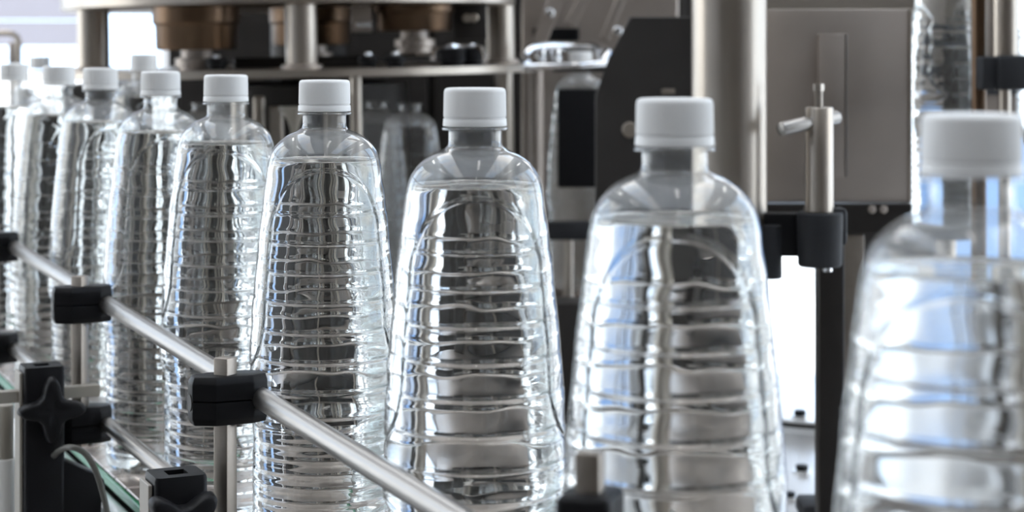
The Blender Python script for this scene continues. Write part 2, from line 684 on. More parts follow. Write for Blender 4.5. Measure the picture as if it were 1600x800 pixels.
# blurred post in front of the large bottle
p3 = P(922, 705, .655)
off3, t3 = p3.dot(N), p3.dot(D)
th = thing('square_post', 'blurred square post rising from a black clamp before the large bottle', 'post', R(off3, t3, LOWZ - .03), 'square steel rail posts')
v3 = Vector((-p3.x, -p3.y, 0)).normalized()
w3 = Vector((-v3.y, v3.x, 0))
a3 = math.radians(14)
ux3 = w3 * math.cos(a3) + v3 * math.sin(a3)
uy3 = Vector((-ux3.y, ux3.x, 0))
ztop = -(705 - HZ) / F * .655
MB().box(R(off3, t3, (ztop + LOWZ - .03) / 2), ux3, uy3, UP, .0088, .0088, ztop - LOWZ + .03, .0008, 2).build('bar', M['post'], th)
zc3 = -(766 - HZ) / F * .655
m = MB()
m.box(R(off3, t3, zc3 - .0135), ux3, uy3, UP, .0195, .024, .027, .003, 3)
m.build('clamp_body', M['black'], th)
MB().cyl(R(off3, t3, zc3 - .012) - ux3 * .0115, R(off3, t3, zc3 - .012) - ux3 * .009, .005, 20).build('screw', M['dark'], th)


# ------------------------------------------------------------------ knob brackets
def star_knob(c, axis, rot, parent, name='star_knob'):
    axis = axis.normalized()
    sx = axis.cross(UP).normalized()
    sz = sx.cross(axis)
    n = 96
    m = MB()
    def ring(h, k):
        vs = []
        for i in range(n):
            a = 2 * PI * i / n
            lobe = max(0, math.cos(2 * (a - rot))) ** 2 if False else (0.5 + 0.5 * math.cos(4 * (a - rot)))
            r = (.0120 + .0120 * lobe ** 1.8) * k
            vs.append(m.bm.verts.new(c + axis * h + sx * (r * math.cos(a)) + sz * (r * math.sin(a))))
        return vs
    rows = [ring(0, .90), ring(.0012, .98), ring(.0030, 1), ring(.0095, .97), ring(.0118, .92), ring(.0126, .84), ring(.0129, .45), ring(.0122, .30), ring(.0121, .05)]
    for A, B in zip(rows, rows[1:]):
        for i in range(n):
            j = (i + 1) % n
            m.bm.faces.new([A[i], A[j], B[j], B[i]])
    m.bm.faces.new(rows[0][::-1])
    m.bm.faces.new(rows[-1])
    o = m.build(name, M['black'], parent, 'four-armed black star knob', 50)
    MB().cyl(c - axis * .012, c + axis * .001, .0055, 20).build('spindle', M['rod'], o)
    return o


def bracket(px, Y, label, rot, kz, foot, bar):
    k = (px - 800) / F
    p = Vector((k * Y, Y, 0))
    off, t = p.dot(N), p.dot(D)
    ztop = -.2295
    th = thing('rail_bracket', label, 'bracket', R(off, t, -.46), 'black rail brackets with star knobs')
    m = MB()
    W, Dp = .0285, .026
    # four walls round the socket, so the square hole on top is real
    hw = .0055
    body = [(-W / 2, W / 2, -Dp / 2, -hw), (-W / 2, W / 2, hw, Dp / 2), (-W / 2, -hw, -hw, hw), (hw, W / 2, -hw, hw)]
    zc_, zt = -.46, ztop
    # outer shell as rounded block with a sunk hole
    bm = m.bm
    outer = [(-W / 2, -Dp / 2), (W / 2, -Dp / 2), (W / 2, Dp / 2), (-W / 2, Dp / 2)]
    cor = []
    rr = .0032
    for (x, y), a0 in zip([(-W / 2 + rr, -Dp / 2 + rr), (W / 2 - rr, -Dp / 2 + rr), (W / 2 - rr, Dp / 2 - rr), (-W / 2 + rr, Dp / 2 - rr)], (PI, 1.5 * PI, 0, .5 * PI)):
        for i in range(5):
            a = a0 + i * PI / 8
            cor.append((x + rr * math.cos(a), y + rr * math.sin(a)))
    hole = []
    for (x, y) in ((-hw, -hw), (hw, -hw), (hw, hw), (-hw, hw)):
        hole.append((x, y))
    lo = [bm.verts.new(R(off + a, t + d, zc_)) for a, d in cor]
    up = [bm.verts.new(R(off + a, t + d, zt - .0018)) for a, d in cor]
    up2 = [bm.verts.new(R(off + a * .955, t + d * .955, zt)) for a, d in cor]
    ho = [bm.verts.new(R(off + a, t + d, zt)) for a, d in hole]
    hd = [bm.verts.new(R(off + a, t + d, zt - .02)) for a, d in hole]
    n = len(cor)
    for i in range(n):
        j = (i + 1) % n
        bm.faces.new([lo[i], lo[j], up[j], up[i]])
        bm.faces.new([up[i], up[j], up2[j], up2[i]])
    bm.faces.new(lo[::-1])
    for q in range(4):
        q2 = (q + 1) % 4
        bm.faces.new([ho[q], ho[q2], hd[q2], hd[q]])
        seg = [up2[q * 5 + i] for i in range(5)]
        nxt = up2[(q2 * 5) % n]
        for i in range(4):
            bm.faces.new([seg[i], seg[i + 1], ho[q]])
        bm.faces.new([seg[4], nxt, ho[q2], ho[q]])
    bm.faces.new(hd)
    m.build('body', M['black'], th)
    # thin pale plate against the body's side face
    MB().box(R(off - W / 2 - .0016, t + .002, (zt - .004 + zc_) / 2), N, D, UP, .0022, Dp - .006, zt - .004 - zc_, .0004, 1).build('side_plate', M['beige'], th, 'thin pale side plate')
    kc = R(off + .005 + kz[0], t - Dp / 2 - .004, kz[1])
    star_knob(kc, -D, rot, th)
    if foot:
        pts = [(W / 2 - .003, -.296), (.0385, -.310), (.0425, -.3135), (.0430, -.3200), (.0395, -.3255), (.0385, -.37), (W / 2 - .003, -.37)]
        MB().prism([R(off + a, t - .012, z) for a, z in pts], D * .024, .0012, 2).build('foot', M['black'], th)
    if bar:
        MB().box(R(off - .045, t, -.2505), N, D, UP, .172, .0085, .0085, .0006, 1).build('cross_bar', M['beige'], th, 'pale square cross bar')
    return off, t


o1, tb1 = bracket(65, 1.375, 'tall black bracket with star knob beside the lower rod clamp', PI / 2, (-.002, -.2585), True, True)
o2, tb2 = bracket(275, 1.03, 'black bracket with star knob at the bottom edge by the square post', PI / 4, (-.007, -.2545), True, False)

cz = 1.31
tag(MB().tube([P(84, 712, 1.36), P(95, 703, 1.345), P(112, 699, cz), P(132, 708, cz), P(148, 732, cz), P(160, 768, cz), P(168, 810, cz), P(172, 900, cz), P(172, 1400, cz)], .0021, 12).build('cable', M['cable']),
    'grey cable arching over the foot of the knob bracket', 'cable')
th = thing('frame_leg', 'pale round leg at picture edge beside the knob bracket', 'leg', (P(8, 640, 1.40).x, 1.40, 0))
x_, y_ = P(8, 640, 1.40).x, 1.40
zt, zm = P(8, 632, 1.40).z, P(8, 716, 1.40).z
MB().cyl((x_, y_, zm - .01), (x_, y_, zt), .0062, 24, .001).build('tube', M['beige'], th)
MB().cyl((x_, y_, 0), (x_, y_, zm), .0078, 24, .001).build('sleeve', M['white'], th, 'white lower sleeve')

# ------------------------------------------------------------------ machine bed
TZ = ZC - .45
bed = thing('machine_bed', 'bright steel machine bed under the capping machine', 'machine', (.3, 2.0, 0))


def off_line(off, Y):
    return (off - N.y * Y) / N.x


poly = [(off_line(.455, 1.42), 1.42), (.215, 1.42), (.215, 2.90), (off_line(.455, 2.90), 2.90)]
MB().prism([(x, y, TZ - .03) for x, y in poly], (0, 0, .03), .003, 2).build('bed_plate', M['plate'], bed, 'darker steel bed plate')
MB().abox((.217, 1.42, TZ - .03), (1.15, 2.62, TZ), .003, 2).build('deck_plate', M['table'], bed, 'bright steel deck plate')
MB().prism([(x + (.02 if x < .2 else -.03), y + (.05 if y < 2 else -.05), .06) for x, y in poly], (0, 0, TZ - .03 - .06), .004, 1).build('bed_cabinet', M['plate'], bed)
MB().abox((.20, 1.47, .06), (1.10, 2.57, TZ - .03), .004, 1).build('deck_cabinet', M['plate'], bed)
for x, y in ((.0, 1.55), (1.05, 1.55), (1.05, 2.5), (-.55, 2.5)):
    MB().cyl((x, y, 0), (x, y, .06), .03, 24, .004).build('levelling_foot', M['rubber'], bed)


def hexbolt(px, py, z, r, label):
    Y = (ZC - z) * F / (py - HZ)
    p = P(px, py, Y)
    th = thing('hex_bolt', label, 'bolt', (p.x, p.y, z), 'black bolts on the machine bed')
    m = MB()
    m.lathe((p.x, p.y, z), UP, [(0, r), (r * 1.1, r), (r * 1.25, r * .85)], 6)
    m.build('head', M['black'], th)
    MB().lathe((p.x, p.y, z - .0001), UP, [(0, r * 1.5), (.0022, r * 1.5)], 28).build('washer', M['table'], th)


hexbolt(1253, 738, TZ, .0065, 'black hex bolt in the middle of the bed, beside the dark post')
hexbolt(1234, 779, TZ, .0055, 'small black hex bolt on the bed beside the flat black foot')
# raised flange ring with its bolt
Yf = (.45 - .018) * F / (660 - HZ)
pf = P(1250, 660, Yf)
fl = thing('flange', 'round steel flange with dark rim on the machine bed', 'flange', (pf.x + .06, Yf + .13, TZ))
MB().lathe((pf.x + .06, Yf + .13, TZ), UP, [(0, .13), (.012, .13), (.0121, .138), (.018, .138), (.0185, .136)], 64).build('disc', M['table'], fl)
MB().lathe((pf.x + .06, Yf + .13, TZ + .0105), UP, [(0, .1395), (.005, .1395)], 64).build('rim', M['dark'], fl)
hexbolt(1250, 652, TZ + .0187, .007, 'black hex bolt on the round steel flange')
ff = P(1262, 785, 1.83)
th = thing('flat_foot', 'flat black foot plate on the bed below the dark post', 'foot', (ff.x + .012, ff.y, TZ))
MB().box((ff.x + .014, ff.y, TZ + .008), Vector((1, 0, 0)), Vector((0, 1, 0)), UP, .045, .05, .016, .004, 2).build('plate', M['rubber'], th)
MB().cyl((ff.x + .020, ff.y, TZ + .015), (ff.x + .020, ff.y, TZ + .024), .006, 6).build('nut', M['black'], th)

# ------------------------------------------------------------------ capping carousel
CX, CY = (455 - 800) / F * 2.5, 2.5
car = thing('capping_carousel', 'rotary capping machine with bronze heads between two steel plates', 'machine', (CX, CY, ZC))
ZL = -.0395
ZU = .0455
MB().lathe((CX, CY, ZC + ZL), UP, [(0, .326), (.001, .33), (.0095, .33), (.0105, .326)], 128).build('lower_plate', M['steel'], car)
MB().lathe((CX, CY, ZC + ZU), UP, [(0, .288), (.002, .292), (.03, .292), (.032, .288)], 128).build('upper_plate', M['steel'], car)


def on_ring(px, rad, front=True):
    """point on a circle round the carousel axis seen in picture column px"""
    k = (px - 800) / F
    # (kY-CX)^2+(Y-CY)^2=rad^2
    A, B, C_ = 1 + k * k, -2 * (k * CX + CY), CX * CX + CY * CY - rad * rad
    disc = max(B * B - 4 * A * C_, 0)
    Y = (-B - math.sqrt(disc)) / (2 * A) if front else (-B + math.sqrt(disc)) / (2 * A)
    return Vector((k * Y, Y, ZC))


for px in (146, 471, 782):
    p = on_ring(px, .268)
    MB().cyl(p + UP * (ZL + .0105), p + UP * ZU, .0185 if px != 146 else .0195, 40).build('column', M['steel'], car)
    c = MB().lathe(p + UP * (ZL + .0105), UP, [(0, .024), (.004, .024), (.005, .022)], 40).build('column_foot', M['plate'], car)
for px in (555, 786):
    p = on_ring(px, .275)
    MB().cyl(p + UP * -.440, p + UP * ZL, .0065 if px == 555 else .012, 24).build('stay_rod', M['steel'], car)


for px in (262, 372):  # added rods: bright uprights for the row bottles to refract as streaks
    p = on_ring(px, .300)
    MB().cyl(p + UP * -.362, p + UP * ZL, .0085 if px < 700 else .006, 24).build('stay_rod', M['steel'], car)
for pa, pb_, pt in ((394, 411, 150), (418, 440, 166), (505, 530, 150)):
    a_, b_ = P(pa, pt, 2.24), P(pb_, pt, 2.24)
    MB().abox((a_.x, 2.24, ZC - .362), (b_.x, 2.252, a_.z), .002, 1).build('guide_panel', M['post'], car, 'brownish upright guide panel')
fb = P(458, 205, 2.205)
MB().lathe(fb, UP, [(-.05, .004), (0, .0045), (.012, .008), (.024, .0165), (.028, .017)], 24).build('funnel', M['beige'], car, 'pale small funnel')


def head(px, Y, py_bot, dia, py_step):
    zb = -(py_bot - HZ) / F * Y
    zs = -(py_step - HZ) / F * Y
    p = Vector(((px - 800) / F * Y, Y, ZC))
    r = dia / 2
    h = MB().lathe(p + UP * zb, UP, [(0, r * .90), (.003, r * .93), (zs - zb - .002, r * .94), (zs - zb, r * .96), (zs - zb + .0015, r), (ZU - zb, r)], 64).build('capping_head', M['bronze'], car, 'bronze-brown cylindrical head')
    MB().lathe(p + UP * (zb - .030), UP, [(0, r * .34), (.004, r * .42), (.010, r * .42), (.011, r * .5), (.020, r * .5), (.021, r * .36), (.0302, r * .36)], 40).build('chuck', M['plate'], h)
    return h


head(307, 2.27, 76, .1025, 36)
head(487, 2.47, 71, .107, 36)
head(648, 2.36, 52, .100, 24)
MB().lathe((CX + .02, CY + .03, ZC - .442), UP, [(0, .30), (.055, .30), (.056, .13), (.39, .13), (.395, .05), (.52, .05)], 64).build('drum', M['dark'], car)
# drive block with its bright nuts, beside the last head
c = P(736, 38, 2.38)
db = MB().box(c, Vector((1, 0, 0)), Vector((0, 1, 0)), UP, .040, .03, .046, .002, 2).build('drive_block', M['dark'], car)
MB().lathe(P(730, 33, 2.364), (0, -1, 0), [(0, .006), (.006, .006), (.007, .005)], 6).build('nut', M['steel'], db)
MB().lathe(P(741, 33, 2.364), (0, -1, 0), [(0, .006), (.006, .006), (.007, .005)], 6).build('nut', M['steel'], db)
c = P(566, 22, 2.33)
lb = MB().box(c + UP * -.006, Vector((1, 0, 0)), Vector((0, 1, 0)), UP, .024, .02, .036, .002, 2).build('side_block', M['plate'], car)
MB().box(P(569, 40, 2.318), Vector((1, 0, 0)), Vector((0, 1, 0)), UP, .020, .006, .007, .001, 2).build('slot_plate', M['chrome'], lb)
# cap stops standing on the lower plate
for px, Y, r in ((706, 2.27, .016), (737, 2.29, .0155), (338, 2.24, .013), (575, 2.24, .011), (617, 2.24, .012)):
    p = Vector(((px - 800) / F * Y, Y, ZC + ZL + .0105))
    hh = .022 if r > .014 else .014
    st = MB().lathe(p, UP, [(0, r * .8), (.004, r * .8), (.0045, r), (hh - .002, r), (hh, r * .8)], 32).build('stop_roller', M['black'], car)
    MB().lathe(p + UP * hh, UP, [(0, r * .4), (.003, r * .4), (.004, r * .3)], 6).build('nut', M['chrome'], st)
ring = MB()
pp = []
for px, py, Y in ((676, 96, 2.22), (680, 84, 2.25), (700, 79, 2.3), (730, 78, 2.3), (752, 82, 2.27), (758, 100, 2.24)):
    pp.append(P(px, py, Y))
ring.tube(pp, .0035, 12)
ring.build('cap_guide', M['chrome'], car, 'bright wire cap guide')
MB().box(P(470, 100, 2.36), Vector((1, 0, 0)), Vector((0, 1, 0)), UP, .16, .05, .018, .003, 2).build('cam_strip', M['dark'], car)
MB().lathe((CX, CY, ZC - .372), UP, [(0, .33), (.006, .33), (.007, .328)], 96).build('bottle_platform', M['plate'], car)
car.rotation_euler = (0, math.radians(-.9), 0)

# white cap and further bottles beyond
GB = 'bottles inside the capping machine'
def back_bottle(px, Y, ztop, label, rot=0, cap=True, water=True):
    p = P(px, HZ, Y)
    bottle((p.x, p.y, ZC + ztop - HB), rot + math.atan2(-p.y, -p.x), label, GB, cap, water)


PLATZ = -.372 + .013
for px, Y, lab in ((225, 2.12, 'dim white-capped bottle beyond the lower plate, behind the fourth bottle from the far end'),
                   (62, 2.75, 'small capped bottle beyond the row, between the two caps at its far end')):
    p = P(px, HZ, Y)
    zt_ = -.0108 if px == 225 else -.0172
    bottle((p.x, p.y, ZC + zt_ - HB), math.atan2(-p.y, -p.x) + .4, lab, GB)
    ps = thing('round_stand', 'round steel stand under a far bottle, hidden behind the row', 'stand', (p.x, p.y, TZ), 'stands under the far bottles')
    MB().cyl((p.x, p.y, TZ), (p.x, p.y, ZC + zt_ - HB - .0105), .010, 20).build('stem', M['steel'], ps)
    MB().cyl((p.x, p.y, ZC + zt_ - HB - .0105), (p.x, p.y, ZC + zt_ - HB - .0005), .026, 32, .001).build('disc', M['plate'], ps)
back_bottle(640, 2.275, PLATZ + HB + .003, 'dim clear bottle under the lower plate, between the two sharp-ish mid row caps', .2, False, False)
back_bottle(588, 2.36, PLATZ + HB + .003, 'dim clear bottle under the lower plate, beside the thin stay rod', .9, False, False)
back_bottle(318, 2.30, PLATZ + HB + .003, 'dim clear bottle under the lower plate, below the first bronze head', .5, False, False)
# ------------------------------------------------------------------ outfeed star with the bottle beside the dark guard
sw = thing('neck_guide', 'bright neck guide holding a bottle beside the dark guard plate', 'guide', P(890, 110, 2.4))
MB().box(P(925, 108, 2.42), Vector((1, 0, 0)), Vector((0, 1, 0)), UP, .10, .09, .006, .002, 2).build('guide_plate', M['dark'], sw)
m = MB()
m.tube([P(822, 99, 2.33), P(818, 88, 2.35), P(832, 75, 2.38), P(860, 72, 2.43), P(890, 74, 2.46), P(930, 74, 2.42), P(948, 82, 2.36), P(940, 97, 2.33)], .006, 14)
m.build('upper_ring', M['chrome'], sw)
m = MB()
m.tube([P(818, 105, 2.33), P(850, 103, 2.32), P(905, 102, 2.315), P(950, 98, 2.33)], .004, 14)
m.build('lower_ring', M['chrome'], sw)
for px in (845, 868, 940):
    MB().cyl(P(px, 101, 2.38), P(px, 76, 2.38), .007, 20, .001).build('spacer', M['chrome'], sw)
MB().cyl(P(838, 106, 2.63), P(838, 575, 2.63), .010, 24).build('stand', M['plate'], sw)
back_bottle(907, 2.5, -.010, 'clear bottle standing behind the narrow black guard block', .3, True, True)
pb = P(907, HZ, 2.5)
st = thing('bottle_rest', 'black ring rest under the bottle beside the dark guard', 'stand', (pb.x, pb.y, TZ))
MB().lathe((pb.x, pb.y, TZ), UP, [(0, .038), (.45 - .010 - HB - .001, .038)], 48).build('pedestal', M['plate'], st)
fr = P(888, 360, 2.36)
MB().box(fr, Vector((1, 0, 0)), Vector((0, 1, 0)), UP, .058, .03, .022, .004, 2).build('front_guide', M['rubber'], st)
MB().cyl((fr.x, fr.y + .005, TZ), (fr.x, fr.y + .005, fr.z), .006, 16).build('guide_rod', M['steel'], st)
# black guard block and the dark guard plate
X, Yv = Vector((1, 0, 0)), Vector((0, 1, 0))
gb = thing('guard_block', 'flat black block before the bottle beside the dark guard plate', 'guard', (P(906, HZ, 2.34).x, 2.34, TZ))
MB().abox((P(871, 292, 2.34).x, 2.325, P(871, 292, 2.34).z), (P(942, 138, 2.34).x, 2.345, P(942, 138, 2.34).z), .003, 2).build('block', M['black'], gb)
MB().cyl((P(940, 292, 2.35).x, 2.35, TZ), (P(940, 292, 2.35).x, 2.35, P(925, 200, 2.35).z), .008, 20).build('support_rod', M['dark'], gb)
MB().abox((P(846, 0, 2.30).x, 2.26, TZ), (P(938, 0, 2.30).x, 2.32, P(0, 474, 2.26).z), .003, 2).build('base_block', M['guard'], gb)
gp = thing('guard_plate', 'large dark guard plate with slanting edge behind the white cap of the large bottle', 'guard', (P(1000, HZ, 2.05).x, 2.05, TZ))
pts = [(985, 26), (1100, 26), (1100, 640), (930, 640), (930, 150), (950, 95)]
MB().prism([P(x, y, 2.05) for x, y in pts], (0, .006, 0), .001, 1).build('plate', M['guard'], gp)
MB().lathe(P(984, 203, 2.05) , (0, -1, 0), [(0, .0085), (.003, .0085), (.004, .0075)], 24).build('bolt', M['post'], gp)
MB().box(P(1044, 143, 2.046), X, Yv, UP, .014, .006, .006, .001, 2).build('latch', M['post'], gp)
MB().abox((P(1088, 0, 2.05).x, 2.045, TZ), (P(1096, 0, 2.05).x, 2.06, P(1096, 20, 2.05).z), .001, 1).build('edge_bar', M['plate'], gp)
# slanting cap chutes
ch = thing('cap_chute', 'slanting dark steel chute strips above the neck guide', 'chute', (P(900, HZ, 2.62).x, 2.62, TZ))
for a, b_, w in (((883, -40), (838, 78), .020), ((985, -40), (944, 62), .012), ((930, -40), (890, 40), .014)):
    A, B = P(*a, 2.6), P(*b_, 2.6)
    u = (B - A).normalized()
    v = u.cross(Yv)
    MB().box((A + B) / 2, u, Yv, v, (B - A).length, .012, w, .001, 1).build('strip', M['plate'], ch)
MB().abox((P(832, 64, 2.62).x, 2.615, P(0, 64, 2.62).z), (P(905, 46, 2.62).x, 2.645, P(0, 44, 2.62).z), .002, 1).build('crossbar', M['black'], ch)
MB().abox((P(815, 0, 2.66).x, 2.66, TZ), (P(1060, 0, 2.66).x, 2.68, P(0, -60, 2.66).z), .002, 1).build('back_plate', M['plate'], ch)
MB().lathe(P(859, 20, 2.59), (0, -1, 0), [(0, .006), (.006, .006), (.007, .005)], 20).build('bolt', M['chrome'], ch)
MB().lathe(P(965, 48, 2.585), (0, -1, 0), [(0, .006), (.006, .006), (.007, .005)], 20).build('bolt', M['chrome'], ch)
# dark cabinet behind everything
cab = thing('machine_cabinet', 'dark machine cabinet closing off the back of the capping machine', 'cabinet', (-.05, 3.05, 0))
x0, x1 = P(262, 0, 2.95).x, P(1090, 0, 2.95).x
MB().abox((x0, 2.95, .03), (x1, 3.35, 2.35), .006, 2).build('body', M['dark'], cab)
MB().abox((P(92, 0, 2.95).x, 2.97, .03), (x0 - .002, 3.33, ZC - .062), .006, 2).build('side_body', M['dark'], cab)
for i in range(2):
    xa = x0 + .02 + i * (x1 - x0 - .03) / 2
    dr = MB().abox((xa, 2.936, .15), (xa + (x1 - x0 - .03) / 2 - .012, 2.95, 2.30), .003, 2).build('door', M['dark'], cab)
    MB().cyl((xa + .05, 2.92, 1.55), (xa + .05, 2.92, 1.70), .008, 16, .002).build('handle', M['steel'], dr)

# ------------------------------------------------------------------ thick column, panel and rod clamp
YC = 1.58
pc = P(1139, HZ, YC)
rc = 118 / 2 / F * YC
col = thing('support_column', 'thick brushed steel column behind the large blurred bottle', 'column', (pc.x, pc.y, TZ))
MB().cyl((pc.x, pc.y, TZ), (pc.x, pc.y, ZC + .62), rc, 64).build('tube', M['steel'], col)
MB().lathe((pc.x, pc.y, TZ), UP, [(0, rc + .02), (.01, rc + .02), (.012, rc + .017)], 64).build('base_flange', M['table'], col)
# black double clamp joining column and rod
YR = 1.56
pr = P(1281, HZ, YR)
dc = thing('double_clamp', 'black double clamp joining the thick column to the short rod', 'clamp', (pr.x, pr.y, P(0, 415, YR).z))
za, zb = P(0, 432, YC).z, P(0, 348, YC).z
cl = P(1207, HZ, YR)
MB().lathe((cl.x - .001, pc.y - .012, za), UP, [(0, .0085), (.001, .0098), (zb - za - .001, .0098), (zb - za, .0085)], 24).build('column_jaw', M['rubber'], dc)
MB().abox((pr.x - .048, pr.y + .004, P(0, 402, YR).z), (pr.x, pr.y + .022, P(0, 334, YR).z), .002, 2).build('link', M['black'], dc)
za, zb = P(0, 416, YR).z, P(0, 331, YR).z
MB().lathe((pr.x, pr.y, za), UP, [(0, .0165), (.0015, .0178), (zb - za - .0015, .0188), (zb - za, .0175)], 40).build('rod_jaw', M['rubber'], dc)
MB().abox((pr.x + .010, pr.y - .002, P(0, 385, YR).z), (pr.x + .0225, pr.y + .016, P(0, 325, YR).z), .004, 2).build('lug', M['rubber'], dc)
MB().lathe(P(1293, 418, YR - .012) , -UP, [(0, .004), (.003, .004), (.0035, .003)], 12).build('screw', M['chrome'], dc)
rod = thing('clamp_rod', 'upright steel rod with a cross pin standing in the black double clamp', 'rod', (pr.x, pr.y, P(0, 335, YR).z))
MB().lathe((pr.x - .0005, pr.y, P(0, 331, YR).z + .0003), UP, [(0, .0115), (P(0, 168, YR).z - P(0, 331, YR).z - .001, .0115), (P(0, 168, YR).z - P(0, 331, YR).z, .0108)], 40).build('rod', M['steel'], rod)
MB().cyl(P(1220, 202, YR - .022), P(1308, 183, YR + .014), .0058, 24, .0008).build('cross_pin', M['rod'], rod)
sc_ = MB().cyl(P(1279, 172, YR), P(1279, 140, YR), .0035, 16).build('set_screw', M['post'], rod)
MB().cyl(P(1279, 142, YR), P(1279, 131, YR), .0046, 6).build('screw_head', M['steel'], sc_)
# grey mounting panel
YP = 1.78
pn = thing('mounting_panel', 'grey steel mounting panel behind the clamp rod', 'panel', (P(1310, HZ, YP).x, YP, P(0, 318, YP).z))
MB().abox((P(1150, 0, YP).x, YP, P(0, 316, YP).z), (P(1424, 0, YP).x, YP + .004, P(0, 14, YP).z), .0012, 2).build('sheet', M['plate'], pn)
MB().abox((P(1419, 0, YP).x, YP - .001, P(0, 316, YP).z), (P(1424.5, 0, YP).x, YP + .03, P(0, 14, YP).z), .0008, 2).build('flange', M['steel'], pn, 'bright bent edge')
MB().abox((P(1277, 0, YP).x, YP - .010, P(0, 276, YP).z), (P(1318, 0, YP).x, YP, P(0, 53, YP).z), .0008, 2).build('flat_bar', M['plate'], pn)
MB().abox((P(1318, 0, YP).x + .0002, YP - .011, P(0, 276, YP).z), (P(1321.5, 0, YP).x, YP, P(0, 53, YP).z), .0006, 2).build('edge_glint', M['rod'], pn)  # added strip standing in for the highlight along the bar's edge
for py in (66, 160, 268):
    MB().cyl(P(1320, py, YP - .004), P(1324, py, YP - .004), .0035, 12).build('bolt', M['post'], pn)
MB().abox((P(1195, 0, YP).x, YP - .004, P(0, 365, YP).z), (P(1424, 0, YP).x, YP + .03, P(0, 318, YP).z), .001, 1).build('lower_beam', M['dark'], pn)
for px in (1262, 1298, 1362, 1380):
    MB().lathe(P(px, 327, YP - .004), (0, -1, 0), [(0, .004), (.003, .004), (.0036, .003)], 6).build('hex_screw', M['plate'], pn)
# posts under the panel
YD = 1.68
pd = thing('dark_post', 'slim dark post below the black double clamp', 'post', (P(1296, HZ, YD).x, YD, TZ), 'posts carrying the mounting panel')
MB().abox((P(1276, 0, YD).x, YD - .012, TZ), (P(1316, 0, YD).x, YD + .012, P(0, 352, YD).z), .002, 2).build('bar', M['dark'], pd)
pd = thing('steel_post', 'brown-grey steel post below the mounting panel, beside the slim dark post', 'post', (P(1333, HZ, YP).x, YP, TZ), 'posts carrying the mounting panel')
MB().abox((P(1316, 0, YP).x, YP - .001, TZ), (P(1351, 0, YP).x, YP + .022, P(0, 366, YP).z), .002, 2).build('bar', M['post'], pd)
# dark filler pillar standing behind the panel
fp = thing('filler_pillar', 'dark square pillar behind the mounting panel', 'pillar', (P(1405, HZ, 2.5).x, 2.5, TZ))
MB().abox((P(1335, 0, 2.5).x, 2.46, TZ), (P(1478, 0, 2.5).x, 2.56, P(0, 95, 2.5).z), .004, 2).build('body', M['dark'], fp)
MB().abox((P(1330, 0, 2.5).x, 2.45, P(0, 95, 2.5).z), (P(1483, 0, 2.5).x, 2.57, P(0, 80, 2.5).z), .003, 2).build('top_plate', M['rubber'], fp)
MB().abox((P(1478, 0, 2.5).x, 2.50, P(0, 215, 2.5).z), (P(1760, 0, 2.5).x, 2.53, P(0, -70, 2.5).z), .003, 1).build('cross_plate', M['plate'], fp)
MB().abox((P(1150, 0, 2.5).x, 2.50, P(0, 78, 2.5).z), (P(1477, 0, 2.5).x, 2.53, P(0, -70, 2.5).z), .003, 1).build('upper_plate', M['post'], fp)
for pa, pb_ in ((88, 104), (122, 148)):
    MB().abox((P(1484, 0, 2.5).x, 2.485, P(0, pb_, 2.5).z), (P(1755, 0, 2.5).x, 2.50, P(0, pa, 2.5).z), .002, 1).build('guide_strip', M['rubber'], fp)
# lifted bottles of the filler
p = P(1477, HZ, 2.12)
zb_ = P(0, 352, 2.12).z
bottle((p.x, p.y, zb_), math.atan2(-p.y, -p.x) + math.radians(68), 'lifted clear bottle beside the edge of the grey mounting panel', 'bottles lifted in the filling machine')
ps = thing('lift_pedestal', 'round black lift pedestal under the lifted bottle', 'stand', (p.x, p.y, TZ), 'lift pedestals of the filling machine')
MB().lathe((p.x, p.y, zb_ - .0132), UP, [(0, .036), (.012, .036), (.0125, .034)], 40).build('disc', M['rubber'], ps)
MB().cyl((p.x, p.y, TZ), (p.x, p.y, zb_ - .0135), .012, 24).build('stem', M['steel'], ps)
p = P(1652, HZ, 2.0)
zb_ = P(0, 205, 2.0).z
bottle((p.x, p.y, zb_), math.atan2(-p.y, -p.x) + math.radians(20), 'clear bottle cropped at the picture edge behind the most blurred bottle', 'bottles lifted in the filling machine')
ps = thing('lift_pedestal', 'round black lift pedestal hidden behind the most blurred bottle', 'stand', (p.x, p.y, TZ), 'lift pedestals of the filling machine')
MB().lathe((p.x, p.y, zb_ - .0132), UP, [(0, .036), (.012, .036), (.0125, .034)], 40).build('disc', M['rubber'], ps)
MB().cyl((p.x, p.y, TZ), (p.x, p.y, zb_ - .0135), .012, 24).build('stem', M['steel'], ps)
# twin rods of the filler with black clamp
YQ = 1.92
tw = thing('twin_rod_stand', 'two upright steel rods in a black clamp beside the lifted bottle', 'stand', (P(1560, HZ, YQ).x, YQ, TZ))
p1, p2 = P(1533, HZ, YQ), P(1570, HZ, YQ)
MB().cyl((p1.x, p1.y + .01, TZ), (p1.x, p1.y + .01, ZC + .5), .0075, 24).build('thin_rod', M['bronze'], tw)
MB().cyl((p2.x, p2.y, P(0, 140, YQ).z), (p2.x, p2.y, ZC + .5), .0135, 32).build('thick_rod', M['steel'], tw)
MB().cyl((p2.x, p2.y, TZ), (p2.x, p2.y, P(0, 139, YQ).z), .006, 24).build('lower_rod', M['steel'], tw)
MB().abox((P(1526, 0, YQ).x, YQ - .022, P(0, 140, YQ).z), (P(1550, 0, YQ).x, YQ + .02, P(0, 88, YQ).z), .003, 2).build('thin_jaw', M['rubber'], tw)
MB().abox((P(1549, 0, YQ).x, YQ - .028, P(0, 140, YQ).z), (P(1597, 0, YQ).x, YQ + .02, P(0, 86, YQ).z), .005, 2).build('thick_jaw', M['rubber'], tw)
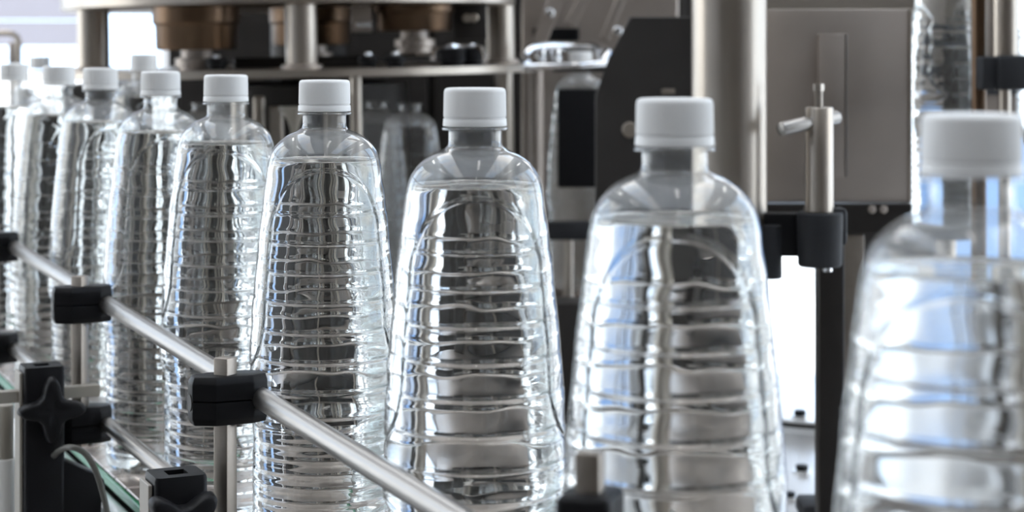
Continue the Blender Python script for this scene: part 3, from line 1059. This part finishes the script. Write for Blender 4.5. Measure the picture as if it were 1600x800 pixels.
# hooked pipe in the far corner
pk = thing('bent_pipe', 'grey bent pipe hooking over beyond the far end of the row', 'pipe', (P(22, HZ, 3.0).x, 3.0, 0))
MB().tube([P(-60, 52, 3.0), P(-20, 52, 3.0), P(12, 52, 3.0), P(24, 56, 3.0), P(29, 66, 3.0), P(29, 80, 3.0), P(29, 120, 3.0), P(29, 400, 3.0), P(29, 1340, 3.0)], .0048, 16).build('tube', M['steel'], pk)
MB().cyl(P(19, 98, 2.98), P(19, 66, 2.98), .006, 20, .001).build('valve', M['plate'], pk)
MB().cyl(P(19, 98, 2.98), P(19, 1330, 2.98), .004, 12).build('stem', M['steel'], pk)

# ------------------------------------------------------------------ the hall
X0, X1, Y0, Y1, H = -3.4, 3.6, -3.6, 7.0, 4.4
def wall_mesh(name, rects, axis, pos, th_, mat):
    m = MB()
    for u0, u1, z0, z1 in rects:
        if axis == 'x':
            m.abox((pos, u0, z0), (pos + th_, u1, z1))
        else:
            m.abox((u0, pos, z0), (u1, pos + th_, z1))
    return struct(m.build(name, mat))


struct(MB().abox((X0, Y0, -.1), (X1, Y1, 0)).build('floor', M['floor']))
# ceiling with a long skylight
m = MB()
for a, b_ in ((X0, -2.1), (-1.1, 1.0), (2.0, X1)):
    m.abox((a, Y0, H), (b_, Y1, H + .15))
for a, b_ in ((-2.1, -1.1), (1.0, 2.0)):
    m.abox((a, Y0, H), (b_, -1.5, H + .15))
    m.abox((a, 6, H), (b_, Y1, H + .15))
struct(m.build('ceiling', M['ceil']))
ZS = ZC - .012
wall_mesh('wall_back', [(X0, -3.3, 0, H), (-1.28, .80, 0, H), (3.5, X1, 0, H), (-3.3, -1.28, 3.4, H), (.80, 3.5, 3.6, H)], 'y', Y1, .2, M['wall'])
wall_mesh('wall_front', [(X0, X1, 0, H)], 'y', Y0 - .2, .2, M['walldark'])
WZ0, WZ1 = .25, 4.1
wall_mesh('wall_left', [(Y0, 1.5, 0, H), (4.0, 4.2, WZ0, WZ1), (6.7, Y1, WZ0, WZ1), (1.5, Y1, 0, WZ0), (1.5, Y1, WZ1, H)], 'x', X0 - .2, .2, M['wall'])
wall_mesh('wall_right', [(Y0, .2, 0, H), (3.3, 3.5, WZ0, WZ1), (6.7, Y1, WZ0, WZ1), (.2, Y1, 0, WZ0), (.2, Y1, WZ1, H)], 'x', X1, .2, M['wall'])
wn = 0
for xx, ys, z0 in ((X0 - .1, ((1.5, 4.0), (4.2, 6.7)), WZ0), (X1 + .1, ((.2, 3.3), (3.5, 6.7)), WZ0)):
    for ya, yb in ys:
        wn += 1
        m = MB()
        for yy in (ya + .03, (ya + yb) / 2, yb - .03):
            m.abox((xx - .03, yy - .03, z0), (xx + .03, yy + .03, WZ1))
        for zz in (z0 + .03, 2.3, WZ1 - .03):
            m.abox((xx - .029, ya, zz - .03), (xx + .029, yb, zz + .03))
        w = struct(m.build('window_%d' % wn, M['frame']))
        MB().abox((xx - .004, ya, z0), (xx + .004, yb, WZ1)).build('pane', M['pane'], w)
# open gate bay: pale translucent sheet hanging over part of it
xs0, xs1 = -3.36, P(130, 0, Y1).x
shu = thing('roller_shutter', 'pale half lowered roller shutter in the far gateway', 'shutter', ((xs0 + xs1) / 2, Y1 + .26, -.02))
sh = MB()
zz = ZS
while zz < 3.7:
    sh.abox((xs0, Y1 + .24, zz + .004), (xs1, Y1 + .255, zz + .1))
    zz += .1
sh.build('shutter_slats', M['shutter'], shu)
for xx in (xs0, xs1):
    MB().abox((xx - .03, Y1 + .225, -.02), (xx + .03, Y1 + .275, 3.9), .004, 1).build('guide_channel', M['frame'], shu)
m = MB()
for lx in (-2.4, .2, 2.6):  # tube lamps added out of view to fill the hall with light
    for ly in (-2.2, 1.0, 4.2):
        tl = thing('added_fill_lamp', 'added white tube lamp on the hall ceiling, for fill light', 'lamp', (lx, ly, H - .09), 'added fill lamps on the ceiling')
        MB().abox((lx - .09, ly - .75, H - .05), (lx + .09, ly + .75, H), .01, 2).build('housing', M['white'], tl)
        MB().abox((lx - .07, ly - .72, H - .09), (lx + .07, ly + .72, H - .05), .01, 2).build('diffuser', M['lamp'], tl)
# outside
struct(MB().abox((-60, Y1 + .2, -.12), (60, 90, -.02)).build('ground', M['ground']))
struct(MB().abox((X0 - 40, Y0 - 10, -.12), (X0 - .2, Y1 + .2, -.02)).build('ground', M['ground']))
struct(MB().abox((X1 + .2, Y0 - 10, -.12), (X1 + 40, Y1 + .2, -.02)).build('ground', M['ground']))
cs = thing('added_blue_screen', 'added pale blue sheet behind the filling machine, tinting the bottles', 'screen', (1.75, 5.0, 0))  # added backlit blue sheet, so the bottles refract blue streaks
MB().abox((1.10, 4.995, .04), (2.45, 5.0, 2.3)).build('sheet', M['blue'], cs)
m = MB()
for xx in (1.08, 2.47):
    m.abox((xx - .02, 4.98, 0), (xx + .02, 5.02, 2.34), .003, 1)
m.abox((1.08, 4.98, 2.30), (2.47, 5.02, 2.34), .003, 1)
m.build('frame', M['frame'], cs)

# ------------------------------------------------------------------ light
w = bpy.data.worlds.new('sky')
sc.world = w
w.use_nodes = True
nt = w.node_tree
nt.nodes.clear()
out = nt.nodes.new('ShaderNodeOutputWorld')
bg = nt.nodes.new('ShaderNodeBackground')
tc = nt.nodes.new('ShaderNodeTexCoord')
nz = nt.nodes.new('ShaderNodeTexNoise')
nz.inputs['Scale'].default_value = 2.2
nz.inputs['Detail'].default_value = 4
rp = nt.nodes.new('ShaderNodeValToRGB')
rp.color_ramp.elements[0].position = .40
rp.color_ramp.elements[0].color = (.55, .74, 1.0, 1)
rp.color_ramp.elements[1].position = .58
rp.color_ramp.elements[1].color = (1.0, .98, .955, 1)
nt.links.new(tc.outputs['Generated'], nz.inputs['Vector'])
nt.links.new(nz.outputs[0], rp.inputs[0])
nt.links.new(rp.outputs[0], bg.inputs[0])
bg.inputs[1].default_value = 3.0
nt.links.new(bg.outputs[0], out.inputs[0])
s = bpy.data.lights.new('sun', 'SUN')
s.energy = 4.0
s.angle = math.radians(2)
s.color = (1, .96, .9)
so = bpy.data.objects.new('sun', s)
COL.objects.link(so)
so.rotation_euler = (math.radians(42), 0, math.radians(4))   # shines from behind the hall's front towards the yard

cam = bpy.data.cameras.new('camera')
co = bpy.data.objects.new('camera', cam)
COL.objects.link(co)
co.location = (0, 0, ZC)
co.rotation_euler = (PI / 2, 0, 0)
cam.sensor_width = 36
cam.sensor_fit = 'HORIZONTAL'
cam.lens = 36 * F / 1600
cam.shift_y = -(400 - HZ) / 1600
cam.clip_start = .02
cam.clip_end = 300
cam.dof.use_dof = True
cam.dof.focus_distance = 1.08
cam.dof.aperture_fstop = 11
cam.dof.aperture_blades = 9
sc.camera = co

sc.view_settings.view_transform = 'Standard'
sc.view_settings.look = 'None'
sc.view_settings.exposure = .35
sc.view_settings.gamma = 1
sc.view_settings.use_curve_mapping = False
cy = sc.cycles
cy.max_bounces = 24
cy.transmission_bounces = 24
cy.transparent_max_bounces = 40
cy.glossy_bounces = 8
cy.diffuse_bounces = 4
cy.sample_clamp_indirect = 6
cy.caustics_refractive = True
cy.caustics_reflective = True
cy.blur_glossy = .5
cy.use_denoising = True
